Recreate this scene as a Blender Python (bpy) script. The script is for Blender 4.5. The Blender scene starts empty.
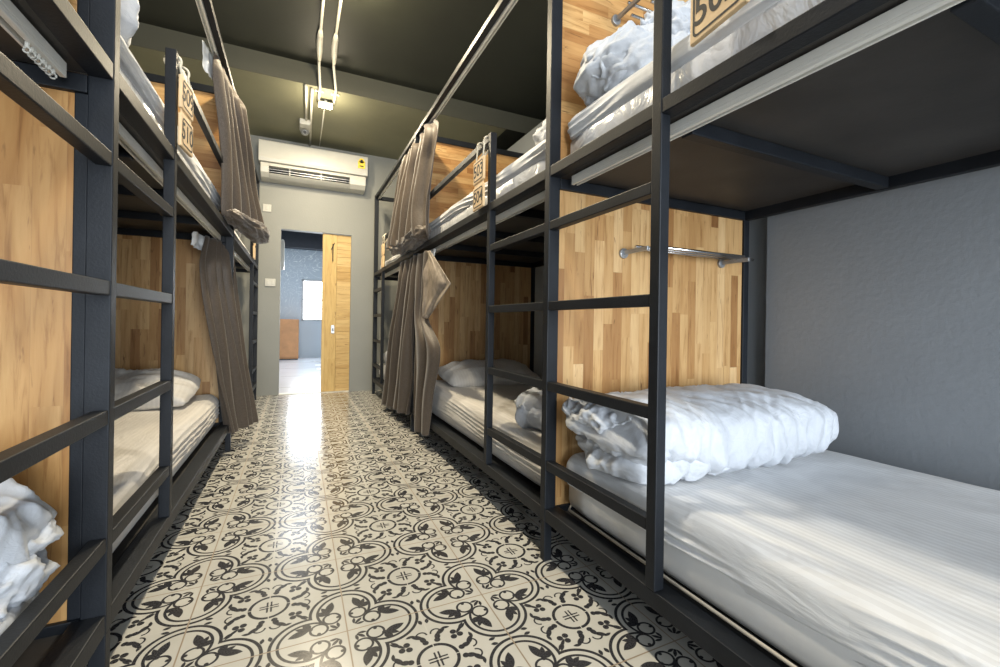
import bpy, bmesh, math, random
from mathutils import Vector, Matrix, noise
C = bpy.context.scene.collection
SC = bpy.context.scene
R = random.Random(5)

# ------------------------------------------------------------------ node maths
class S:
    """a socket with arithmetic"""
    def __init__(s, nt, v): s.nt, s.v = nt, v
    def op(s, kind, *a, clamp=False):
        n = s.nt.nodes.new('ShaderNodeMath'); n.operation = kind; n.use_clamp = clamp
        for i, q in enumerate((s,) + a):
            if isinstance(q, S): s.nt.links.new(q.v, n.inputs[i])
            else: n.inputs[i].default_value = q
        return S(s.nt, n.outputs[0])
    def __add__(s, o): return s.op('ADD', o)
    def __sub__(s, o): return s.op('SUBTRACT', o)
    def __mul__(s, o): return s.op('MULTIPLY', o)
    def __rsub__(s, o): return (s * -1.0) + o
    __radd__ = __add__; __rmul__ = __mul__
    def abs(s): return s.op('ABSOLUTE')
    def sqrt(s): return s.op('SQRT')
    def max(s, o): return s.op('MAXIMUM', o)
    def min(s, o): return s.op('MINIMUM', o)
    def floor(s): return s.op('FLOOR')
    def fract(s): return s.op('FRACT')
    def sin(s): return s.op('SINE')

def new_mat(name, rough=.5, spec=.5, metal=0.0, col=(.8, .8, .8)):
    m = bpy.data.materials.new(name); m.use_nodes = True
    nt = m.node_tree; b = nt.nodes['Principled BSDF']
    b.inputs['Base Color'].default_value = (*col, 1); b.inputs['Roughness'].default_value = rough
    b.inputs['Metallic'].default_value = metal; b.inputs['Specular IOR Level'].default_value = spec
    return m, nt, b

def coords(nt, kind='Object'):
    t = nt.nodes.new('ShaderNodeTexCoord'); s = nt.nodes.new('ShaderNodeSeparateXYZ')
    nt.links.new(t.outputs[kind], s.inputs[0])
    return S(nt, s.outputs[0]), S(nt, s.outputs[1]), S(nt, s.outputs[2]), t.outputs[kind]

def comb(nt, x, y, z):
    n = nt.nodes.new('ShaderNodeCombineXYZ')
    for i, q in enumerate((x, y, z)):
        if isinstance(q, S): nt.links.new(q.v, n.inputs[i])
        else: n.inputs[i].default_value = q
    return n.outputs[0]

def noise_n(nt, vec, scale, detail=4, rough=.55, dist=0.0):
    n = nt.nodes.new('ShaderNodeTexNoise'); n.inputs['Scale'].default_value = scale
    n.inputs['Detail'].default_value = detail; n.inputs['Roughness'].default_value = rough
    n.inputs['Distortion'].default_value = dist
    if vec is not None: nt.links.new(vec, n.inputs['Vector'])
    return S(nt, n.outputs[0])

def ramp(nt, fac, stops):
    n = nt.nodes.new('ShaderNodeValToRGB'); nt.links.new(fac.v, n.inputs[0])
    e = n.color_ramp.elements
    while len(e) < len(stops): e.new(.5)
    for q, (p, c) in zip(e, stops): q.position = p; q.color = (*c, 1)
    return n.outputs[0]

def mix(nt, fac, a, b, mode='MIX'):
    n = nt.nodes.new('ShaderNodeMix'); n.data_type = 'RGBA'; n.blend_type = mode
    if isinstance(fac, S): nt.links.new(fac.v, n.inputs[0])
    else: n.inputs[0].default_value = fac
    for i, q in ((6, a), (7, b)):
        if isinstance(q, tuple): n.inputs[i].default_value = (*q, 1)
        else: nt.links.new(q, n.inputs[i])
    return n.outputs[2]

def bump(nt, b, h, strength=.3, dist=.01):
    n = nt.nodes.new('ShaderNodeBump'); n.inputs['Strength'].default_value = strength
    n.inputs['Distance'].default_value = dist
    nt.links.new(h.v, n.inputs['Height']); nt.links.new(n.outputs[0], b.inputs['Normal'])

M = {}
def simple(name, col, rough=.5, spec=.5, metal=0.0, var=.12, scale=12, bs=0.0, bscale=120):
    m, nt, b = new_mat(name, rough, spec, metal, col)
    x, y, z, v = coords(nt)
    n = noise_n(nt, v, scale)
    lo = tuple(c * (1 - var) for c in col); hi = tuple(min(1, c * (1 + var)) for c in col)
    nt.links.new(ramp(nt, n, [(.3, lo), (.7, hi)]), b.inputs['Base Color'])
    if bs: bump(nt, b, noise_n(nt, v, bscale, 3), bs, .004)
    M[name] = m
    return m

simple('steel', (.010, .012, .0155), .48, .24, .0, .25, 9, .12, 160)
simple('steel_wear', (.05, .055, .062), .5)
simple('board_black', (.040, .037, .034), .55, .4, 0, .3, 5, .1, 60)
simple('track_white', (.72, .71, .66), .38, .5, .0, .05)
simple('plastic_white', (.50, .49, .44), .35, .5, 0, .03)
simple('plastic_dark', (.02, .02, .022), .4)
simple('conduit', (.66, .64, .56), .45, .5, 0, .06)
simple('bracket_grey', (.35, .36, .37), .35, .5, .6)
simple('chrome', (.75, .75, .76), .16, .5, 1.0, .03)
simple('ink', (.02, .018, .016), .7)
simple('sign_wood', (.72, .52, .30), .6, .4, 0, .12, 18)
simple('rope', (.72, .66, .52), .85, .2, 0, .15, 90, .6, 500)
simple('wall_grey', (.232, .235, .213), .5, .45, 0, .05, 1.5, .22, 55)
simple('wall_side', (.235, .255, .275), .42, .5, 0, .06, 1.3, .30, 48)
simple('ceiling_dark', (.022, .0245, .018), .6, .4, 0, .18, 1.8, .15, 30)
simple('ceiling_olive', (.185, .182, .118), .6, .4, 0, .10, 2.0, .15, 30)
simple('ceiling_olive_shaded', (.060, .058, .040), .6, .4, 0, .10, 2.0, .15, 30)  # darkened olive: shade of the beam face put into the colour
simple('yellow_label', (.85, .60, .05), .5, .5, 0, .2, 60)
simple('laminate', (.46, .22, .085), .4, .5, 0, .15, 6)
simple('far_floor_white', (.66, .70, .76), .2, .5, 0, .03, 3)
simple('far_ceiling', (.03, .035, .045), .6)
simple('far_wall', (.62, .66, .70), .6)
simple('piping', (.50, .46, .38), .5)
simple('header_tape', (.80, .80, .78), .7)

# translucent plastic film on the mattress side
def mk_film():
    m, nt, b = new_mat('plastic_film', .2, .6, 0, (.66, .67, .69))
    x, y, z, v = coords(nt)
    bump(nt, b, noise_n(nt, v, 9, 4, .5, 1.2), .4, .03); M['film'] = m
mk_film()
simple('mattress_side', (.64, .64, .63), .35, .5, 0, .06, 3, .25, 14)

def mk_sheet(name, col, stripes='x', pitch=.018, bs=.35, amp=.07, rough=.55):
    m, nt, b = new_mat(name, rough, .35, 0, col)
    x, y, z, v = coords(nt)
    a = x if stripes == 'x' else y
    st = (a * (1 / pitch)).fract()
    st = (st - .5).abs().op('GREATER_THAN', .25)
    dark = tuple(c * (1 - amp) for c in col)
    c = mix(nt, st, col, dark)
    nt.links.new(c, b.inputs['Base Color'])
    h = noise_n(nt, comb(nt, x * 9.0, y * 3.0, z * 9.0), 1.6, 6, .55, .8)
    bump(nt, b, h, bs, .02)
    b.inputs['Sheen Weight'].default_value = .15
    M[name] = m
mk_sheet('sheet', (.72, .73, .74), amp=.10)
mk_sheet('sheet_warm', (.62, .59, .545))
mk_sheet('duvet', (.50, .525, .565), 'y', .03, .45, .05)
mk_sheet('pillow', (.64, .615, .575), 'x', .02, .3, .05)
mk_sheet('blanket', (.42, .38, .33), 'x', .02, .3, .05, .8)

def mk_curtain():
    m, nt, b = new_mat('curtain', .55, .35, 0, (.2, .16, .13))
    x, y, z, v = coords(nt)
    w = noise_n(nt, comb(nt, x * 60.0, y * 60.0, z * 900.0), 1.0, 2)
    w2 = noise_n(nt, comb(nt, x * 500.0, y * 500.0, z * 6.0), 1.0, 2)
    f = (w * .5 + w2 * .5)
    nt.links.new(ramp(nt, f, [(.3, (.046, .035, .026)), (.7, (.118, .092, .070))]), b.inputs['Base Color'])
    b.inputs['Sheen Weight'].default_value = .2; b.inputs['Sheen Roughness'].default_value = .4
    bump(nt, b, w, .25, .003)
    M['curtain'] = m
mk_curtain()
simple('curtain_lining', (.30, .25, .20), .6, .3, 0, .3, 20)

def mk_wood(name, along='z', across='x', w=.045, ln=.42, stops=None, seed=0.0, grain=1.0, fig=0.0):
    m, nt, b = new_mat(name, .38, .45)
    x, y, z, v = coords(nt)
    d = {'x': x, 'y': y, 'z': z}
    a, c = d[along], d[across]
    col = ((c + (seed + 7.13)) * (1 / w)); ci = col.floor()
    wn = nt.nodes.new('ShaderNodeTexWhiteNoise'); wn.noise_dimensions = '1D'
    nt.links.new((ci + seed).v, wn.inputs['W']); off = S(nt, wn.outputs[0])
    row = (a * (1 / ln)) + off * 7.0; ri = row.floor()
    wn2 = nt.nodes.new('ShaderNodeTexWhiteNoise'); wn2.noise_dimensions = '2D'
    nt.links.new(comb(nt, ci, ri, 0.0), wn2.inputs['Vector']); rnd = S(nt, wn2.outputs[0])
    g = noise_n(nt, comb(nt, c * 70.0 + rnd * 50.0, a * 5.0 + rnd * 30.0, rnd * 9.0), 1.0, 5, .6, .6)
    g2 = noise_n(nt, comb(nt, c * 14.0 + rnd * 40.0, a * 2.2 + rnd * 20.0, rnd * 3.0), 1.0, 3, .5, 1.2)
    stops = stops or [(0, (.22, .10, .036)), (.10, (.37, .195, .072)), (.35, (.49, .29, .118)), (.75, (.57, .365, .163)), (1, (.67, .465, .24))]
    base = ramp(nt, rnd, stops)
    gr = ramp(nt, g, [(.30, (.50, .38, .26)), (.46, (.92, .88, .84)), (.62, (1.0, 1.0, 1.0))])
    c1 = mix(nt, .75 * grain, base, gr, 'MULTIPLY')
    f2 = ramp(nt, g2, [(.35, (.72, .62, .5)), (.6, (1, 1, 1))])
    c1 = mix(nt, .45 + fig, c1, f2, 'MULTIPLY')
    # dark knot streaks
    k = noise_n(nt, comb(nt, c * 55.0 + rnd * 11.0, a * 9.0 + rnd * 17.0, 3.0), 1.0, 3, .6, .5)
    kk = (k - .64).max(0.0) * 8.0
    c1 = mix(nt, kk.min(1.0), c1, (.13, .055, .02))
    # joints between staves
    j = ((col.fract() - .5).abs() - .475).max(0.0) * 26.0
    c1 = mix(nt, j.min(1.0) * .35, c1, (.20, .10, .04))
    nt.links.new(c1, b.inputs['Base Color'])
    bump(nt, b, g, .06, .003)
    if name.startswith('pine'): b.inputs['Roughness'].default_value = .7
    M[name] = m
mk_wood('stave_vertical', 'z', 'x')
mk_wood('stave_horizontal', 'x', 'z', .045, .30, [(0, (.30, .13, .04)), (.2, (.46, .24, .085)), (.55, (.58, .34, .135)), (1, (.66, .43, .19))], 3.3)
mk_wood('stave_wide', 'z', 'x', .055, .60, [(0, (.36, .18, .058)), (.5, (.43, .235, .082)), (1, (.50, .295, .115))], 5.1, 1.0, .4)
mk_wood('pine_vertical', 'z', 'x', .3, 3.0, [(0, (.60, .42, .165)), (1, (.64, .46, .20))], 1.4, .5)
mk_wood('pine_horizontal', 'x', 'z', .092, 3.0, [(0, (.54, .36, .14)), (1, (.66, .48, .22))], 2.4, .5)

# ------------------------------------------------------------------ floor tiles
TX, TY, TS = .1381, 1.2726, .4
def mk_tiles():
    m, nt, b = new_mat('patterned_tiles', .2, .5)
    x, y, z, v = coords(nt)
    def cell(q, o):
        p = (q - o) * (1 / TS)
        return (p - (p + .5).floor()).abs()
    fx, fy = cell(x, TX), cell(y, TY)
    a, bb = fx.max(fy), fx.min(fy)
    E = .0035
    def dist(px, py, cx, cy):
        dx, dy = px - cx, py - cy
        return (dx * dx + dy * dy).sqrt()
    def cov(d):      # negative inside
        return (d * (-1 / E) + .5).op('ADD', 0.0, clamp=True)
    def ring(px, py, cx, cy, r, w): return cov((dist(px, py, cx, cy) - r).abs() - w / 2)
    def disc(px, py, cx, cy, r): return cov(dist(px, py, cx, cy) - r)
    def leaf(px, py, cx, cy, L, W, ang):      # pointed lens shape
        c, s = math.cos(math.radians(ang)), math.sin(math.radians(ang))
        dx, dy = px - cx, py - cy
        u = dx * c + dy * s; w = dy * c - dx * s
        u2 = (u * (1 / L)).abs()
        # teardrop outline w < W (1-u^2)
        return cov((w.abs() - (1.0 - u2 * u2) * W) * .8)
    def gate(q, px, lo): return q * px.op('GREATER_THAN', lo)
    parts = [gate(ring(a, bb, .25, 0, .228, .022), a, .20), gate(ring(a, bb, .25, 0, .180, .019), a, .150),
             ring(a, bb, .176, .088, .056, .0165),
             cov(((a - .156).abs().max((bb - .156).abs())) - .017),
             disc(a, bb, .178, .046, .013),
             leaf(a, bb, .300, .096, .075, .030, -17), leaf(a, bb, .252, .150, .044, .026, 62),
             leaf(a, bb, .285, .132, .045, .018, 25), disc(a, bb, .232, .112, .018),
             leaf(a, bb, .082, .082, .036, .0125, 45), leaf(a, bb, .092, .052, .030, .011, 8), disc(a, bb, .064, .062, .010),
             leaf(a, bb, .272, .262, .035, .011, 45)]
    u, w = .5 - a, .5 - bb       # rosette corner, u <= w
    parts += [ring(u, w, 0, 0, .128, .023),
              cov(((u - .013).abs() - .0062).max(w - .064)),
              cov(((w - .013).abs() - .0062).max(u - .064)),
              disc(u, w, .160, .198, .022), disc(u, w, .152, .152, .022), leaf(u, w, .205, .205, .045, .012, 45),
              disc(u, w, .040, .168, .021), leaf(u, w, .050, .200, .040, .020, 75), leaf(u, w, .082, .238, .050, .019, 35),
              leaf(u, w, .125, .262, .030, .012, -10), gate(ring(u, w, .050, .238, .036, .012), w, .238),
              leaf(u, w, .024, .378, .026, .014, 80)]
    t = parts[0]
    for q in parts[1:]: t = t.max(q)
    # light joint lines cut the pattern
    jb = cov(fx.min(fy) - .0048); jw = cov((.5 - fx).min(.5 - fy) - .0030)
    n = noise_n(nt, v, 5, 5)
    cream = ramp(nt, n, [(.3, (.46, .445, .40)), (.7, (.54, .525, .475))])
    n2 = noise_n(nt, v, 240, 2)
    blk = ramp(nt, n2, [(.35, (.022, .022, .025)), (.75, (.055, .055, .060))])
    c = mix(nt, t, cream, blk)
    c = mix(nt, jw, c, (.52, .50, .45)); c = mix(nt, jb, c, (.24, .18, .12))
    nt.links.new(c, b.inputs['Base Color'])
    r = noise_n(nt, v, 3.0, 4) * .12 + .13
    nt.links.new((r + jb * .3).v, b.inputs['Roughness'])
    M['tiles'] = m
mk_tiles()

def mk_mural():
    m, nt, b = new_mat('mural_wall', .6, .4)
    x, y, z, v = coords(nt)
    n = noise_n(nt, v, 1.5, 2, .5, 4.0)
    l = ((n * 7.0).fract() - .5).abs() * 2.0
    k = (l - .8).max(0.0) * 5.0
    fade = ((z - .8) * .9).op('ADD', 0.0, clamp=True)
    c = mix(nt, (k * fade).min(1.0) * .8, (.44, .51, .57), (.85, .90, .88))
    nt.links.new(c, b.inputs['Base Color']); M['mural'] = m
mk_mural()

def emit(name, col, s):
    m = bpy.data.materials.new(name); m.use_nodes = True; nt = m.node_tree
    b = nt.nodes['Principled BSDF']; b.inputs['Base Color'].default_value = (*col, 1)
    b.inputs['Emission Color'].default_value = (*col, 1); b.inputs['Emission Strength'].default_value = s
    M[name] = m
emit('led', (1, .93, .72), 40); emit('window_light', (.93, .97, 1.0), 5.0); emit('small_led', (1, .95, .85), 12)

# ------------------------------------------------------------------ mesh helpers
def obj(name, bm, mat, parent=None, smooth=False, bevel=0.0, seg=2):
    me = bpy.data.meshes.new(name)
    if parent is not None:
        bm.transform(Matrix.Translation(-Vector(parent['o'])))
    bmesh.ops.recalc_face_normals(bm, faces=bm.faces)
    bm.to_mesh(me); bm.free()
    mats = mat if isinstance(mat, (list, tuple)) else [mat]
    for q in mats: me.materials.append(M[q])
    if smooth:
        for p in me.polygons: p.use_smooth = True
    o = bpy.data.objects.new(name, me); C.objects.link(o)
    if parent is not None:
        root = parent
        o.parent = root
        o['o'] = list(parent['o'])
    else:
        o['o'] = [0, 0, 0]
    if bevel:
        b = o.modifiers.new('b', 'BEVEL'); b.width = bevel; b.segments = seg; b.limit_method = 'ANGLE'; b.angle_limit = .6
        b.harden_normals = False
    return o

def thing(name, label, cat, loc, group=None):
    o = bpy.data.objects.new(name, None); C.objects.link(o)
    o.location = loc; o['o'] = list(loc); o.empty_display_size = .1
    o['label'] = label; o['category'] = cat
    if group: o['group'] = group
    return o
def tag(o, label, cat, group=None):
    o['label'] = label; o['category'] = cat
    if group: o['group'] = group
    return o
def struct(name, bm, m, parent=None, **k):
    o = obj(name, bm, m, parent, **k); o['kind'] = 'structure'; return o

def box(bm, x0, x1, y0, y1, z0, z1, mi=0):
    vs = [bm.verts.new((x, y, z)) for x in (min(x0, x1), max(x0, x1)) for y in (min(y0, y1), max(y0, y1)) for z in (min(z0, z1), max(z0, z1))]
    for f in ((0, 1, 3, 2), (4, 6, 7, 5), (0, 4, 5, 1), (2, 3, 7, 6), (0, 2, 6, 4), (1, 5, 7, 3)):
        q = bm.faces.new([vs[i] for i in f]); q.material_index = mi
    return vs
def bx(*a):
    bm = bmesh.new(); box(bm, *a); return bm
def tube(bm, pts, r, n=10, cap=True):
    pts = [Vector(p) for p in pts]; rings = []
    rr = r if isinstance(r, (list, tuple)) else [r] * len(pts)
    for i, p in enumerate(pts):
        t = (pts[min(i + 1, len(pts) - 1)] - pts[max(i - 1, 0)]).normalized()
        up = Vector((0, 0, 1)) if abs(t.z) < .9 else Vector((1, 0, 0))
        a = t.cross(up).normalized(); b = t.cross(a).normalized()
        rings.append([bm.verts.new(p + (a * math.cos(2 * math.pi * k / n) + b * math.sin(2 * math.pi * k / n)) * rr[i]) for k in range(n)])
    for i in range(len(rings) - 1):
        for k in range(n):
            bm.faces.new((rings[i][k], rings[i][(k + 1) % n], rings[i + 1][(k + 1) % n], rings[i + 1][k]))
    if cap: bm.faces.new(rings[0][::-1]); bm.faces.new(rings[-1])

# ------------------------------------------------------------------ setting
XR, XL = .8145, -.377
WR, WL = 1.965, -1.53
YW, YB = 5.60, -4.2
WR2, YC = 2.62, 1.32
ZC, ZM, YF = 2.897, 3.08, 4.18
struct('floor', bx(WL - .1, WR2 + .1, YB - .2, YW + .001, -.1, 0), 'tiles')
bm = bmesh.new(); box(bm, WL - .1, WR2 + .1, YB - .2, YF, ZM, ZM + .2); struct('ceiling', bm, 'ceiling_dark')
bm = bmesh.new(); box(bm, WL - .1, WR + .005, YF, YW + .1, ZC, ZM + .2); struct('trim_1', bm, 'ceiling_olive')
struct('trim_5', bx(WR + .005, WR2 + .1, YF + .001, YW + .1, ZC + .001, ZM + .2), 'ceiling_dark')
struct('trim_shade', bx(WL - .1, WR2 + .1, YF - .004, YF, ZC, ZM), 'ceiling_olive_shaded')  # thin sheet over the beam face, its shade painted in by darker colour
bm = bmesh.new(); box(bm, WR, WR2 + .12, YB - .2, YC, 0, ZM + .1); box(bm, WR2, WR2 + .12, YC, YW + .1, 2.7, ZM + .1); box(bm, 2.0, WR2 + .12, YC, YW + .1, 0, 2.7); struct('wall_right', bm, 'wall_side')
struct('wall_left', bx(WL - .12, WL, YB - .2, YW + .1, 0, ZM + .1), 'wall_side')
DX0, DX1, DZ = -.174, .585, 1.89
bm = bmesh.new()
box(bm, WL, DX0, YW, YW + .1, 0, ZM + .1); box(bm, DX1, WR2, YW, YW + .1, 0, ZM + .1); box(bm, DX0, DX1, YW, YW + .1, DZ, ZM + .1)
struct('wall_front', bm, 'wall_grey')
# wall behind the photographer with a wide glazed opening
bm = bmesh.new()
box(bm, WL, -1.1, YB - .1, YB, 0, ZM + .1); box(bm, 1.9, WR, YB - .1, YB, 0, ZM + .1); box(bm, -1.1, 1.9, YB - .1, YB, 2.65, ZM + .1); box(bm, -1.1, 1.9, YB - .1, YB, 0, .06)
struct('wall_back', bm, 'wall_grey')
# metal threshold
struct('trim_2', bx(DX0, DX1, YW - .015, YW + .1, 0, .006), 'conduit')
# room beyond the door
FY = 11.0
struct('floor_2', bx(-1.6, 2.4, YW + .1, FY + .1, -.1, -.001), 'far_floor_white')
bm = bmesh.new()
for k in range(4): box(bm, -1.6, 2.4, 6.2 + k * 1.2, 6.206 + k * 1.2, -.001, .0004)
for k in (-.7, .1, .9): box(bm, k, k + .006, YW + .1, FY, -.001, .0004)
struct('trim_3', bm, 'wall_grey')
struct('ceiling_2', bx(-1.6, 2.4, YW + .1, FY + .1, 2.86, 2.95), 'far_ceiling')
bm = bmesh.new()
WX0, WX1, WZ0, WZ1 = .10, 1.05, .84, 1.78
box(bm, -1.6, WX0, FY, FY + .1, 0, 2.9); box(bm, WX1, 2.4, FY, FY + .1, 0, 2.9); box(bm, WX0, WX1, FY, FY + .1, 0, WZ0); box(bm, WX0, WX1, FY, FY + .1, WZ1, 2.9)
struct('wall_far', bm, 'mural')
struct('wall_far_left', bx(-1.7, -1.6, YW + .1, FY + .1, 0, 2.9), 'far_wall')
struct('wall_far_right', bx(2.4, 2.5, YW + .1, FY + .1, 0, 2.9), 'far_wall')
struct('trim_4', bx(-1.6, 2.4, FY - .25, FY - .001, 2.46, 2.86), 'far_ceiling')   # dropped beam on the far wall
w = bpy.data.objects.new('window_1', None); C.objects.link(w); w.location = (.5, FY, WZ0); w['o'] = [.5, FY, WZ0]; w['kind'] = 'structure'
bm = bmesh.new()
box(bm, WX0, WX1, FY - .02, FY + .05, WZ0, WZ0 + .035); box(bm, WX0, WX1, FY - .02, FY + .05, WZ1 - .035, WZ1)
box(bm, WX0, WX0 + .035, FY - .02, FY + .05, WZ0, WZ1); box(bm, WX1 - .035, WX1, FY - .02, FY + .05, WZ0, WZ1)
box(bm, WX0, WX1, FY - .01, FY + .04, 1.31, 1.335); box(bm, .56, .585, FY - .01, FY + .04, WZ0, WZ1)
o = obj('window_frame', bm, 'bracket_grey', w, bevel=.004)
o = obj('window_glass', bx(WX0 + .02, WX1 - .02, FY + .05, FY + .056, WZ0 + .02, WZ1 - .02), 'window_light', w)

t = thing('cabinet', 'orange-brown wooden cabinet in the bright room beyond the doorway', 'cabinet', (-.4, 10.7, 0))
obj('body', bx(-.75, .045, 10.45, 10.98, .02, .87), 'laminate', t, bevel=.006)
obj('door', bx(-.74, -.355, 10.43, 10.45, .05, .85), 'laminate', t, bevel=.004)
obj('door', bx(-.345, .035, 10.43, 10.45, .05, .85), 'laminate', t, bevel=.004)
obj('plinth', bx(-.74, .035, 10.47, 10.96, 0, .02), 'plastic_dark', t)
t = thing('ceiling_lamp', 'small black surface spotlight on the dark ceiling beyond the doorway', 'lamp', (.2, 7.9, 2.86))
bm = bmesh.new(); tube(bm, [(.2, 7.9, 2.86), (.2, 7.9, 2.79)], .06, 24); obj('housing', bm, 'plastic_dark', t, smooth=False)
bm = bmesh.new(); tube(bm, [(.2, 7.9, 2.789), (.2, 7.9, 2.785)], .045, 24); obj('diffuser', bm, 'small_led', t)
tag(obj('wall_cabinet', bx(-.62, -.165, 6.6, 6.9, 1.55, 1.93), 'plastic_white', bevel=.01), 'white box on the wall seen at the upper left inside the doorway', 'cabinet')
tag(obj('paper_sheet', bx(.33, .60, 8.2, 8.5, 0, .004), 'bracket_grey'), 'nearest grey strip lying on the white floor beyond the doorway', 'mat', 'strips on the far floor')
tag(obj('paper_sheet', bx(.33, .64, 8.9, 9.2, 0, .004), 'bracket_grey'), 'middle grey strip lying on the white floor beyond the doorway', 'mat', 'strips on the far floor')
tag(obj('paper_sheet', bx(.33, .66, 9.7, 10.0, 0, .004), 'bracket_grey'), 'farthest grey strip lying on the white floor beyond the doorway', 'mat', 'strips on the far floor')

# pine door leaf
d = bpy.data.objects.new('door_1', None); C.objects.link(d); d.location = (.43, YW + .03, 0); d['o'] = [.43, YW + .03, 0]; d['kind'] = 'structure'
obj('door_stile', bx(.268, .425, YW + .025, YW + .062, .008, DZ - .004), 'pine_vertical', d, bevel=.003)
bm = bmesh.new()
for k in range(21):
    z0 = .008 + k * (DZ - .012) / 21
    box(bm, .427, DX1, YW + .028, YW + .060, z0 + .001, z0 + (DZ - .012) / 21 - .001)
box(bm, .426, DX1, YW + .040, YW + .050, .008, DZ - .004)
obj('door_planks', bm, 'pine_horizontal', d, bevel=.002)
bm = bmesh.new()
box(bm, .372, .410, YW + .021, YW + .026, .70, .80); obj('lock_plate', bm, 'bracket_grey', d, bevel=.004)
bm = bmesh.new(); tube(bm, [(.391, YW + .022, .76), (.391, YW - .01, .76), (.391, YW - .012, .73)], .007, 8); obj('door_handle', bm, 'bracket_grey', d, smooth=True)
bm = bmesh.new(); tube(bm, [(.38, YW + .01, 1.56), (.38, YW + .01, 1.77)], .006, 8)
tube(bm, [(.38, YW + .026, 1.57), (.38, YW + .008, 1.57)], .006, 8); tube(bm, [(.38, YW + .026, 1.76), (.38, YW + .008, 1.76)], .006, 8)
tube(bm, [(.36, YW + .016, 1.70), (.40, YW + .016, 1.785)], .004, 8)
obj('door_bolt', bm, 'plastic_dark', d)

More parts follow.
